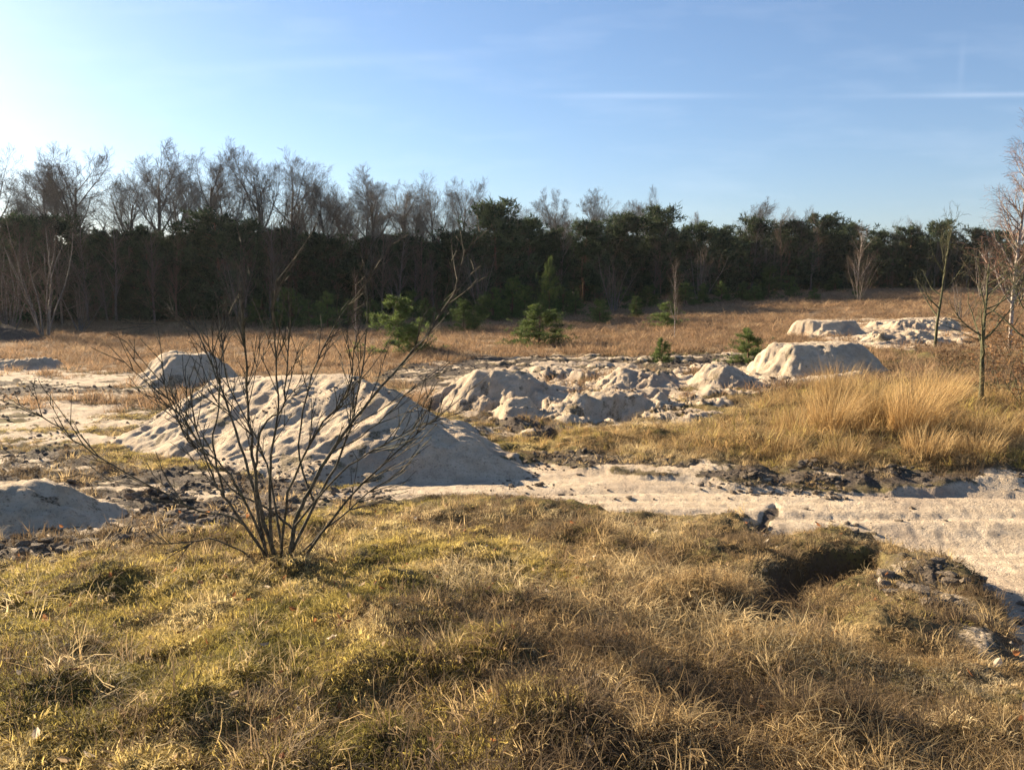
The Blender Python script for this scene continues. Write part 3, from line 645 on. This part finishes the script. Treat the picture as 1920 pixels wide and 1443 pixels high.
# ------------------------------------------------------------------ the bare bush in front
def build_bush():
    rnd = random.Random(11); D = 5.25
    root = at(520, 1063, D); root[2] = float(ground_z(np.array([root[0]]), np.array([root[1]]))[0]) - .03
    t = thing('bare_bush', 'bare many-stemmed bush in the foreground, branches fanning out before the largest heap', 'bush', tuple(root))
    S = [([(527, 1058), (490, 965), (478, 880), (468, 800), (458, 640), (448, 545)], 0, .024, .007),
         ([(478, 880), (492, 800), (532, 760), (538, 660), (545, 600)], 0, .012, .003),
         ([(510, 1060), (450, 978), (367, 953), (233, 883), (150, 830), (67, 772)], -.3, .011, .003),
         ([(518, 1058), (430, 945), (400, 897), (367, 802), (340, 768)], .2, .015, .004),
         ([(547, 990), (500, 953), (427, 907), (347, 793), (318, 745)], .35, .013, .003),
         ([(540, 1058), (553, 985), (580, 920), (633, 830), (690, 755), (780, 650), (845, 560), (873, 467)], .25, .025, .0095),
         ([(553, 985), (640, 885), (720, 835), (802, 790)], -.25, .012, .003),
         ([(555, 1050), (640, 950), (740, 850), (830, 775)], -.45, .016, .003),
         ([(530, 1058), (590, 945), (640, 850), (675, 720), (688, 600), (686, 505)], .45, .018, .003),
         ([(590, 945), (560, 840), (590, 690), (640, 590), (705, 512)], .5, .012, .003),
         ([(516, 1056), (506, 940), (510, 850), (522, 745), (512, 600), (520, 520)], -.15, .018, .003),
         ([(502, 1050), (478, 930), (440, 800), (400, 690), (362, 615), (338, 600)], .5, .019, .003),
         ([(535, 1060), (600, 1000), (690, 925), (760, 880)], .3, .013, .003),
         ([(512, 1058), (465, 950), (415, 870), (350, 820), (300, 700)], -.4, .014, .003),
         ([(525, 1056), (540, 930), (600, 800), (650, 740), (668, 640)], -.5, .015, .003),
         ([(508, 1060), (400, 1010), (340, 1030)], -.5, .010, .003),
         ([(420, 930), (400, 830), (412, 740), (398, 650)], .1, .011, .003),
         ([(620, 850), (700, 800), (780, 720)], .2, .009, .002),
         ([(530, 1050), (512, 930), (490, 840), (428, 720), (415, 610)], .65, .014, .003)]
    for pts, dz, r0, r1 in S:
        n = len(pts); L = sum(math.dist(pts[i], pts[i + 1]) for i in range(n - 1)); q = 0; P = []
        for i, p in enumerate(pts):
            if i: q += math.dist(pts[i], pts[i - 1])
            P.append(at(p[0], p[1], D + dz * (q / 500 if p[1] < 1045 else 0) + (0 if pts[0][1] > 1040 else dz * .3)) - root)
        if pts[0][1] > 1040: P[0][2] = -.06
        sg, C, R = path_segs(P, r0, max(r1, .005), 4 * n, .0045, rnd); tw = []
        sg = [(*q[:6], q[6] * .68, q[7] * .8) for q in sg]; br = ob('branch', tube_mesh('branch', sg, M_BUSH, 6), t)
        m = int(L / 30)
        for k in range(m):
            f = rnd.uniform(.35, 1) ** .8; i = int(min(f, .97) * (len(C) - 1)); d = Vector(C[min(i + 1, len(C) - 1)] - C[i - 1]).normalized(); a = math.radians(rnd.uniform(15, 38))
            dd = d * math.cos(a) + perp(d, rnd) * math.sin(a); acc = [[], []]
            grow(rnd, C[i], dd, rnd.uniform(.15, .5), max(R[i] * .42, .0045), 0, [(5, .035, .035, 2, .35, 28, .5), (4, .06, .04, 0, 0, 0, 0)], acc); tw += acc[0] + acc[1]
        if tw:
            tw = [(*s[:6], max(s[6], .0030), max(s[7], .0020)) for s in tw]
            tag(ob('twigs', tube_mesh('twigs', tw, M_BUSH, 3), br), kind='stuff')
build_bush()

# ------------------------------------------------------------------ trees
def gz(x, y): return float(ground_z(np.array([float(x)]), np.array([float(y)]))[0])
def tree_data(nm, tr, cr, mt, mc, sides=5, crn='crown'): return [('trunk', tube_mesh('trunk', tr, mt, sides)), (crn, tube_mesh(crn, cr, mc, 3))]
def pine_data(args, mat, barkm=None):
    tr, V, T, vr = pine(**args); return [('trunk', tube_mesh('trunk', tr, barkm or M_PINEB, 4)), ('crown', mesh_np('crown', V, [T], mat, False, dict(vary=vr)))]
def plant(name, parts, label, cat, x, y, scale, rz, group=None, dz=0.0):
    t = thing(name, label, cat, (x, y, gz(x, y) - dz), rz, group, scale)
    for n, me in parts:
        o = ob(n, me, t)
        if n in ('twigs', 'leaves', 'crown'): o['kind'] = 'stuff'
    return t
def by_px(px, depth): return ((px - 960) / F * depth, depth)
TLX = [-600, 0, 600, 960, 1200, 1450, 1600, 1900, 2500]; TLD = [50, 53, 57, 64, 76, 92, 106, 112, 112]
def tl(px): return float(np.interp(px, TLX, TLD))
rnd = random.Random(5)
OAKS = [tree_data('oak', *bare_tree(100 + i, 14, 1.0), M_OAK, M_TWIG) for i in range(6)]
SLIM = [tree_data('slim', *bare_tree(120 + i, 10, .8, 'slim'), (M_BROWN, M_OAK, M_TWIG, M_OAK)[i], M_BROWN) for i in range(4)]
def height_for(px, depth, top_row):
    x, y = by_px(px, depth); return at(px, top_row, depth)[2] - gz(x, y)
for i, (px, top, back, label) in enumerate([
        (8, 266, 5, 'tall bare oak at the left edge in the glare'), (150, 268, 6, 'broad bare oak with spreading limbs, second from the left'),
        (192, 300, 12, 'pale bare oak behind the broad spreading one'), (250, 280, 8, 'bare oak left of the tallest, thin trunk'), (304, 252, 5, 'tallest bare oak on the left skyline, straight dark trunk'),
        (392, 268, 6, 'upright bare oak with a narrow flat crown right of the tallest'), (432, 285, 12, 'bare oak half hidden right of the narrow flat crowned one'), (498, 264, 6, 'big bare oak with a round crown above the front bush'),
        (548, 285, 10, 'bare oak overlapping the big round crown on its right'), (622, 308, 7, 'brownish bare oak between the round crown and the forked one'),
        (705, 308, 4, 'bare oak with a dark forked trunk, left of the crown gap'), (755, 330, 9, 'slender bare oak right of the forked trunk'), (818, 314, 5, 'bare oak with three parallel stems near the middle'),
        (868, 330, 8, 'leaning bare oak at the right end of the tall row'), (945, 376, 14, 'low bare oak behind the darkest tall pine'), (660, 325, 14, 'thin bare oak deep between the brownish and forked ones'),
        (1050, 348, 16, 'rounded bare oak right of the dip in the skyline'), (1108, 352, 20, 'bare oak with upright twigs, second right of the dip'), (1212, 342, 14, 'broad domed bare oak over the middle wood'),
        (1165, 375, 26, 'faint bare oak left of the domed one'), (1372, 370, 12, 'bare oak with fanning limbs over the right middle wood'), (1440, 388, 16, 'small brown bare oak right of the fanning one'), (1310, 395, 18, 'low bare oak between dome and fanning crown')]):
    d = tl(px) + back; x, y = by_px(px, d); H = height_for(px, d, top); s = H / 14; w = rnd.uniform(.85, 1.05) * s
    plant('bare_oak', OAKS[i % 6], label, 'tree', x, y, (w * 1.15, w * 1.15, s), rnd.uniform(0, 6.28), 'bare oaks rising above the wood')

for i in range(7):
    px = (95, 350, 585, 680, 785, 905, 1080)[i] + rnd.uniform(-6, 6); d = tl(px) + rnd.uniform(10, 20); x, y = by_px(px, d)
    s = height_for(px, d, float(np.interp(px, [0, 480, 650, 900, 1000, 1100], [300, 292, 325, 355, 385, 372])) + rnd.uniform(-8, 14)) / 14
    plant('bare_oak', OAKS[(i * 5 + 2) % 6], ('grey bare oak far back left of the broad spreading one', 'grey bare oak far back between tallest oak and narrow crown', 'grey bare oak far back left of the brownish one', 'grey bare oak far back just left of the forked trunk', 'grey bare oak far back left of the three parallel stems', 'grey bare oak far back left of the tallest dark pine', 'grey bare oak far back between the two right of the skyline dip')[i], 'tree', x, y, (s * 1.1, s * 1.1, s), rnd.uniform(0, 6.28), 'rear row of bare oaks')
PINES = [pine_data(dict(seed=140 + i, H=8, R=rnd.uniform(2.0, 2.7), tufts=760, clear=.03, top=.5, n=13, ln=.42, w=.045), M_PINE) for i in range(7)]
front = [(-60, 415, 'dark pine cut by the left edge'), (50, 402, 'dark pine behind the big bare shrub'), (128, 405, 'dark pine right of the big bare shrub'), (215, 432, 'dark low pine under the bare oaks at left'), (288, 425, 'blackish pine with a drooping right side'),
         (352, 440, 'squat dark pine beneath the narrow bare oak'), (420, 398, 'pointed dark pine behind the front bush'), (478, 415, 'dark pine beneath the big round oak crown'), (545, 425, 'dark pine above the two small green pines'), (615, 438, 'brown-green pine left of the forked oak'),
         (690, 445, 'dark pine at the foot of the forked oak'), (750, 438, 'dark pine right of the forked oak foot'), (790, 455, 'round black-green pine in the middle of the wood edge'), (860, 432, 'dark pine beneath the leaning oak'), (930, 376, 'tallest dark pine beside the skyline dip'),
         (992, 408, 'round headed pine in the skyline dip'), (1092, 415, 'dark pine under the rounded oak'), (1040, 430, 'dark pine right of the round headed one'), (1160, 400, 'broad dark pine left of the domed oak'), (1228, 388, 'tall dark pine in front of the domed oak'), (1290, 420, 'olive pine right of the domed oak'),
         (1345, 425, 'dark pine below the fanning oak'), (1402, 408, 'pine with a knob top beside the fanning oak'), (1470, 415, 'olive pine over the large young pine'), (1530, 402, 'pine with a dark cap at the end of the high wood'), (1575, 418, 'pine where the wood drops to the right'), (1640, 432, 'flat topped green pine in the low right wood'),
         (1700, 425, 'green pine behind the thin oak sapling'), (1752, 414, 'highest pine of the low right wood'), (1812, 428, 'dark pine left of the birch'), (1870, 432, 'dark pine behind the birch'), (1950, 425, 'dark pine at the right edge'), (2040, 425, 'dark pine beyond the right edge'), (-160, 410, 'dark pine beyond the left edge')]
for i, (px, top, label) in enumerate(front):
    d = tl(px) + rnd.uniform(.5, 3.5); x, y = by_px(px, d); H = height_for(px, d, top); s = H / 8.0; w = s * rnd.uniform(.95, 1.25) * (1.0 if px < 1000 else 1.1)
    plant('pine_tree', PINES[i % 7], label, 'tree', x, y, (w, w, s), rnd.uniform(0, 6.28), 'dark pines along the wood edge')
for i in range(130):
    px = -260 + 2360 * (i + rnd.random()) / 130; back = rnd.uniform(4, 15); d = tl(px) + back; x, y = by_px(px, d)
    topr = float(np.interp(px, [-300, 0, 400, 900, 1000, 1300, 1560, 1650, 2300], [428, 428, 440, 444, 440, 436, 432, 444, 440])) + rnd.uniform(-8, 14) + 45 * rnd.random() ** 2
    H = height_for(px, d, topr); s = H / 8.0; w = s * rnd.uniform(1.0, 1.35)
    plant('pine_tree', PINES[i % 7], 'dark pine crowded inside the wood behind its front row', 'tree', x, y, (w, w, s), rnd.uniform(0, 6.28), 'pines deep in the wood')
for i in range(115):
    px = -120 + 2160 * (i + rnd.random()) / 115; d = tl(px) + rnd.uniform(-1.5, 5); x, y = by_px(px, d)
    topr = float(np.interp(px, [-200, 300, 600, 900, 1000, 1500, 1600, 2300], [415, 415, 400, 420, 415, 405, 420, 425])) + rnd.uniform(-22, 70)
    H = height_for(px, d, topr); s = H / 10
    plant('bare_sapling', SLIM[i % 4], 'thin brown leafless tree among the pines at the wood edge', 'tree', x, y, (s * 1.1, s * 1.1, s), rnd.uniform(0, 6.28), 'thin leafless trees in the wood edge')

YP = [pine_data(dict(seed=160 + i, H=2.4, R=1.0, tufts=480, clear=.0, top=.2, n=16, ln=.16, w=.012, spr=.19), M_YPINE) for i in range(5)]
for i, (px, base, topr, wf, label) in enumerate([
        (748, 664, 556, 1.5, 'bright green young pine, the bushiest before the wood'), (1010, 648, 572, 1.9, 'broad dark green young pine in the middle of the field'), (1030, 598, 484, .5, 'tall slim young pine behind the broad one'),
        (545, 616, 540, 1.3, 'small young pine left of the bright bushy one'), (614, 618, 548, 1.1, 'small round young pine beside the bare bush top'), (870, 622, 562, 1.4, 'low young pine right of the long bush branch'), (925, 602, 540, 1.3, 'young pine at the wood edge left of the slim tall one'),
        (1190, 597, 556, 1.1, 'little dark young pine alone in the field'), (1125, 606, 562, 1.5, 'low spreading young pine with brown heather'), (1252, 616, 566, 1.6, 'loose young pine with bare stem beside it'), (1440, 562, 500, 1.3, 'largest young pine before the right wood'), (1392, 566, 528, 1.3, 'young pine left of the largest right one'),
        (1352, 568, 528, 1.2, 'young pine at the shaded wood foot'), (1318, 572, 532, 1.4, 'round young pine before the domed oak'), (1526, 566, 540, 1.3, 'tiny young pine out in the dry field'), (1608, 565, 538, 1.2, 'tiny young pine under the lone thin birch'), (1240, 680, 634, 1.1, 'tiny pine seedling at the edge of the churned sand'), (1402, 682, 616, 1.5, 'fresh green pine seedling beside the low sunlit heap'),
        (770, 600, 545, 1.5, 'dark young pine behind the bright bushy one'), (845, 606, 552, 1.5, 'young pine between the bright bushy one and the low one'), (985, 596, 535, 1.6, 'young pine merging with the wood under the round headed pine'), (1055, 590, 538, 1.5, 'bushy young pine behind the broad dark green one'),
        (1160, 582, 530, 1.5, 'shaded young pine at the foot of the broad dark pine'), (1215, 580, 535, 1.6, 'shaded young pine at the foot of the tall dark pine'), (1285, 574, 530, 1.6, 'dim young pine under the olive pine'), (1480, 558, 518, 1.6, 'young pine right of the largest right one'), (580, 610, 562, 1.6, 'small young pine between the two left green ones'),
        (655, 612, 560, 1.5, 'small young pine right of the small round one'), (905, 604, 556, 1.6, 'low young pine before the tallest dark pine'), (1415, 566, 536, 1.7, 'low young pine tucked under the largest right one'),
        (800, 612, 560, 1.3, 'young pine just right of the bright bushy one'), (700, 612, 560, 1.2, 'young pine behind the left of the bright bushy one'), (1080, 592, 548, 1.3, 'young pine in the gap of the wood edge'), (960, 600, 520, 1.0, 'upright young pine under the tallest dark pine'), (480, 612, 560, 1.2, 'dim young pine behind the bush stems'), (1565, 548, 512, 1.3, 'young pine at the foot of the dropping wood')]):
    g = on_ground(px, base); H = at(px, topr, g[1])[2] - gz(*g); s = H / 2.4
    plant('young_pine', YP[i % 5], label, 'young pine', g[0], g[1], (s * wf, s * wf, s), rnd.uniform(0, 6.28), 'young pines on the field')

# birch and saplings on the right
def put(name, data, label, cat, px, base, topr, h0, wf=1.0, rz=0, group=None):
    g = on_ground(px, base); H = at(px, topr, g[1])[2] - gz(*g); s = H / h0; return plant(name, data, label, cat, g[0], g[1], (s * wf, s * wf, s), rz, group)
BIRCH = tree_data('birch', *bare_tree(180, 9, .62, 'birch'), M_BIRCH, M_BIRCHT, 6)
put('birch_tree', BIRCH, 'tall pale birch with hanging reddish twigs at the right edge', 'tree', 1893, 652, 203, 9, 1.1, .4)
put('birch_tree', BIRCH, 'smaller birch behind the pale one, cut by the right edge', 'tree', 1960, 640, 300, 9, 1.3, 2.4)
THINB = tree_data('thin', *bare_tree(185, 6, .5, 'slim'), M_BIRCH, M_BROWN, 5)
put('thin_birch', THINB, 'lone thin birch sapling standing out in the right field', 'sapling', 1605, 562, 415, 6, 1.1, 1)
put('thin_birch', THINB, 'straight dead sapling behind the front bush', 'sapling', 668, 672, 500, 6, .45, 2)
put('thin_birch', THINB, 'thin sapling rising from the tall slim young pine', 'sapling', 1265, 640, 480, 6, .7, 4)
def sapling(seed, H):
    r = random.Random(seed); spec = [(9, .05, .05, 11, .28, 55, .48), (6, .16, .08, 6, .2, 45, .48), (5, .2, .05, 4, .2, 42, .5), (3, .2, .03, 0, 0, 0, 0)]; acc = [[], [], [], []]
    grow(r, (0, 0, -.08), (r.gauss(0, .05), 0, 1), H, .017 * H, 0, spec, acc); return acc[0] + acc[1], acc[2] + acc[3]
SAP = [tree_data('sap', *sapling(190 + i, 3.0), M_SAPB, M_SAPB, 6, 'twigs') for i in range(3)]
put('oak_sapling', SAP[0], 'oak sapling with mossy trunk right of the straw tussocks', 'sapling', 1838, 752, 500, 2.8, 1.15, .6, 'oak saplings on the right bank')
put('oak_sapling', SAP[1], 'thin crooked oak sapling before the far pale heap', 'sapling', 1752, 655, 436, 2.8, .75, 2.2, 'oak saplings on the right bank')
put('oak_sapling', SAP[2], 'oak sapling tangled at the right edge below the birch', 'sapling', 1925, 700, 480, 2.8, 1.1, 4, 'oak saplings on the right bank')
def leafy(seed, H, n):
    st, tw = shrub(seed, H, 7, .5); rg = np.random.default_rng(seed); T = np.array(tw); k = rg.integers(0, len(T), n); c = T[k, 3:6] + rg.normal(0, .03, (n, 3))
    u = rg.normal(0, 1, (n, 3)); u /= np.linalg.norm(u, axis=1, keepdims=True); v = np.cross(u, rg.normal(0, 1, (n, 3))); v /= np.linalg.norm(v, axis=1, keepdims=True)
    l = rg.uniform(.025, .05, (n, 1)); V = np.stack((c - u * l, c + v * l * .5 + u * l * .2, c + u * l, c - v * l * .5 + u * l * .2), 1).reshape(-1, 3)
    return [('stems', tube_mesh('stems', st, M_SAPB, 4)), ('twigs', tube_mesh('twigs', tw, M_BROWN, 3)), ('leaves', mesh_np('leaves', V, [np.arange(4 * n).reshape(-1, 4)], M_LEAF, False, dict(vary=np.repeat(rg.uniform(0, 1, n), 4))))]
LF = [leafy(210 + i, 1.3, 340) for i in range(3)]
for i, (px, base, topr, label) in enumerate([(1790, 700, 640, 'low shrub with red-brown dead leaves left of the mossy oak trunk'), (1880, 735, 640, 'shrub with red-brown dead leaves right of the mossy oak trunk'), (1925, 760, 660, 'dead-leaved shrub cut by the right edge'), (1850, 690, 630, 'dead-leaved shrub behind the mossy oak trunk'), (1905, 680, 590, 'tallest dead-leaved shrub under the birch')]):
    put('dead_leaf_shrub', LF[i % 3], label, 'shrub', px, base, topr, 1.2, 1.2, i * 1.3, 'shrubs holding dead leaves')
SH = [[('stems', tube_mesh('stems', s, M_TWIG, 4)), ('twigs', tube_mesh('twigs', t, M_BROWN, 3))] for s, t in (shrub(220 + i, 4.0, 11, .38, .8) for i in range(4))]
for i, (px, base, topr, wf, label) in enumerate([(85, 632, 420, 1.2, 'big bare shrub with pale stems at far left'), (20, 628, 470, 1.2, 'bare shrub at the left edge beside the big one'), (150, 625, 520, 1.0, 'low bare shrub right of the big one at far left'), (1150, 588, 480, 1.0, 'reddish bare shrub in the wood edge gap'), (905, 600, 470, 1.1, 'pinkish bare shrub before the middle pines'),
                                              (1840, 560, 460, 1.3, 'brown thicket left of the birch'), (1905, 575, 450, 1.4, 'brown thicket behind the birch foot'), (1610, 566, 480, .9, 'bare shrub round the lone thin birch'), (455, 612, 470, .9, 'bare shrub seen through the front bush'), (1310, 570, 470, 1.1, 'bare shrub before the olive pine'), (1800, 600, 520, 1.2, 'spiky bare shrub behind the crooked oak sapling')]):
    put('bare_shrub', SH[i % 4], label, 'shrub', px, base, topr, 3.7, wf, i * 1.7, 'bare shrubs before the wood')
# shaded undergrowth filling the wood
def undergrowth():
    n = 900; px = RG.uniform(-350, 2300, n); d = np.array([tl(p) for p in px]) + RG.uniform(1.5, 26, n); x = (px - 960) / F * d; P, rot = place(x, d, .1)
    pr = []
    for i in range(4):
        s, t = shrub(240 + i, 3.0, 9, .5, 1.3); pr.append(tube_mesh('undergrowth', s + t, M_BROWN, 3))
    s = RG.uniform(.5, 1.15, (n, 1)) * np.array([[1.3, 1.3, 1]])
    scatter('woodland_undergrowth', 'brown leafless undergrowth filling the shaded foot of the wood', pr, P, rot, s)
undergrowth()

# ------------------------------------------------------------------ clods, stones and fallen leaves
def clod_mesh(seed):
    import bmesh
    bm = bmesh.new(); bmesh.ops.create_icosphere(bm, subdivisions=1, radius=1); r = random.Random(seed)
    for v in bm.verts:
        v.co *= r.uniform(.55, 1.2); v.co.z *= .8
    me = bpy.data.meshes.new('soil_clod'); bm.to_mesh(me); bm.free(); me.materials.append(M_SOIL); return me
_b = MatB('clod_soil'); _n = _b.noise(6, 5); M_SOIL = _b.bsdf(_b.mix(_b.ramp(_n, .3, .7), (.10, .078, .058), (.26, .21, .155)), .95, _b.bump(_n, .5, .1), .1)
CL = [clod_mesh(i) for i in range(6)]
def clods():
    x, y = fan(90000, 4, 26, 1.2); free, so_, fi, sa, sd = masks(x, y)
    pat = fbm(x, y, 1.2, 3, 300)
    pat2 = sstep(0, .35, fbm(x, y, .7, 3, 301)); pr = np.clip(so_ * .9 + (sa > .4) * (pat2 + .12) * (.16 + .30 * (y > 7)) + ((np.abs(sd) < .35) & (y > 8)) * .6, 0, 1) * sstep(-.35, .25, pat)
    hp = on_heap(x, y); pr = np.where(hp, .8 * sstep(.0, .35, fbm(x, y, .9, 3, 303)), pr)
    k = RG.uniform(0, 1, len(x)) < pr; x, y = x[k], y[k]; pass; size = (.009 + .042 * RG.uniform(0, 1, len(x)) ** 4) * np.where(hp[k], .6, 1)
    big = np.argsort(-size / y)[:110]; z = surface_z(x, y)
    for j, i in enumerate(big):
        o = ob('soil_clod', CL[j % 6], None, (x[i], y[i], z[i] + size[i] * .2)); s = size[i] * 1.35; o.scale = (s * rnd.uniform(.8, 1.5), s, s * rnd.uniform(.7, 1)); o.rotation_euler = (0, 0, rnd.uniform(0, 6.28))
        tag(o, 'dark lump of churned soil lying on the sand or its edge', 'soil clod', 'larger soil clods on the sand')
    m = np.ones(len(x), bool); m[big] = False; n = m.sum(); s = size[m][:, None] * np.array([[1.2, 1, .8]])
    scatter('soil_crumbs', 'small dark soil crumbs strewn over the sand and churned ground', CL, np.stack((x, y, z + size * .15), 1)[m], np.stack((RG.normal(0, .3, n), RG.normal(0, .3, n), RG.uniform(0, 6.28, n)), 1), s)
clods()
def litter():
    V = np.array([(-1, 0, .1), (-.4, .38, 0), (.3, .42, .05), (1, 0, .22), (.3, -.42, .1), (-.4, -.38, .02)], float); ms = []
    for i in range(3):
        ms.append(mesh_np('fallen_leaf', V * (1, 1 + .2 * i, 1 + i), [np.array([[0, 1, 2, 3], [0, 3, 4, 5]])], M_GRASS, False, dict(vary=np.full(6, .1))))
    x, y = fan(520, 2.0, 7.5, 1.1, 38); free, *_ = masks(x, y); x, y = x[free], y[free]; P, rot = place(x, y, .6); P[:, 2] += .035; n = len(x)
    scatter('fallen_leaves', 'scattered pale and rust fallen leaves caught in the grass', ms, P, rot, RG.uniform(.012, .03, (n, 1)) * np.ones((1, 3)), tints(n, [(.45, .33, .2), (.28, .12, .05), (.6, .5, .38)], [3, 3, 1]))
litter()

# ------------------------------------------------------------------ thin winter air
def haze():
    import bmesh
    bm = bmesh.new(); bmesh.ops.create_cube(bm, size=1)
    me = bpy.data.meshes.new('haze'); bm.to_mesh(me); bm.free()
    m = bpy.data.materials.new('air'); m.use_nodes = True; t = m.node_tree; t.nodes.clear()
    o_ = t.nodes.new('ShaderNodeOutputMaterial'); v = t.nodes.new('ShaderNodeVolumePrincipled')
    v.inputs['Color'].default_value = (.93, .95, 1, 1); v.inputs['Density'].default_value = .0001; v.inputs['Anisotropy'].default_value = .35
    t.links.new(v.outputs[0], o_.inputs['Volume']); me.materials.append(m)
    o = ob('haze', me, None, (0, 0, 9.5)); o.scale = (5100, 5100, 25); tag(o, 'faint winter haze over the heath and the wood', None, None, 'stuff')
haze()
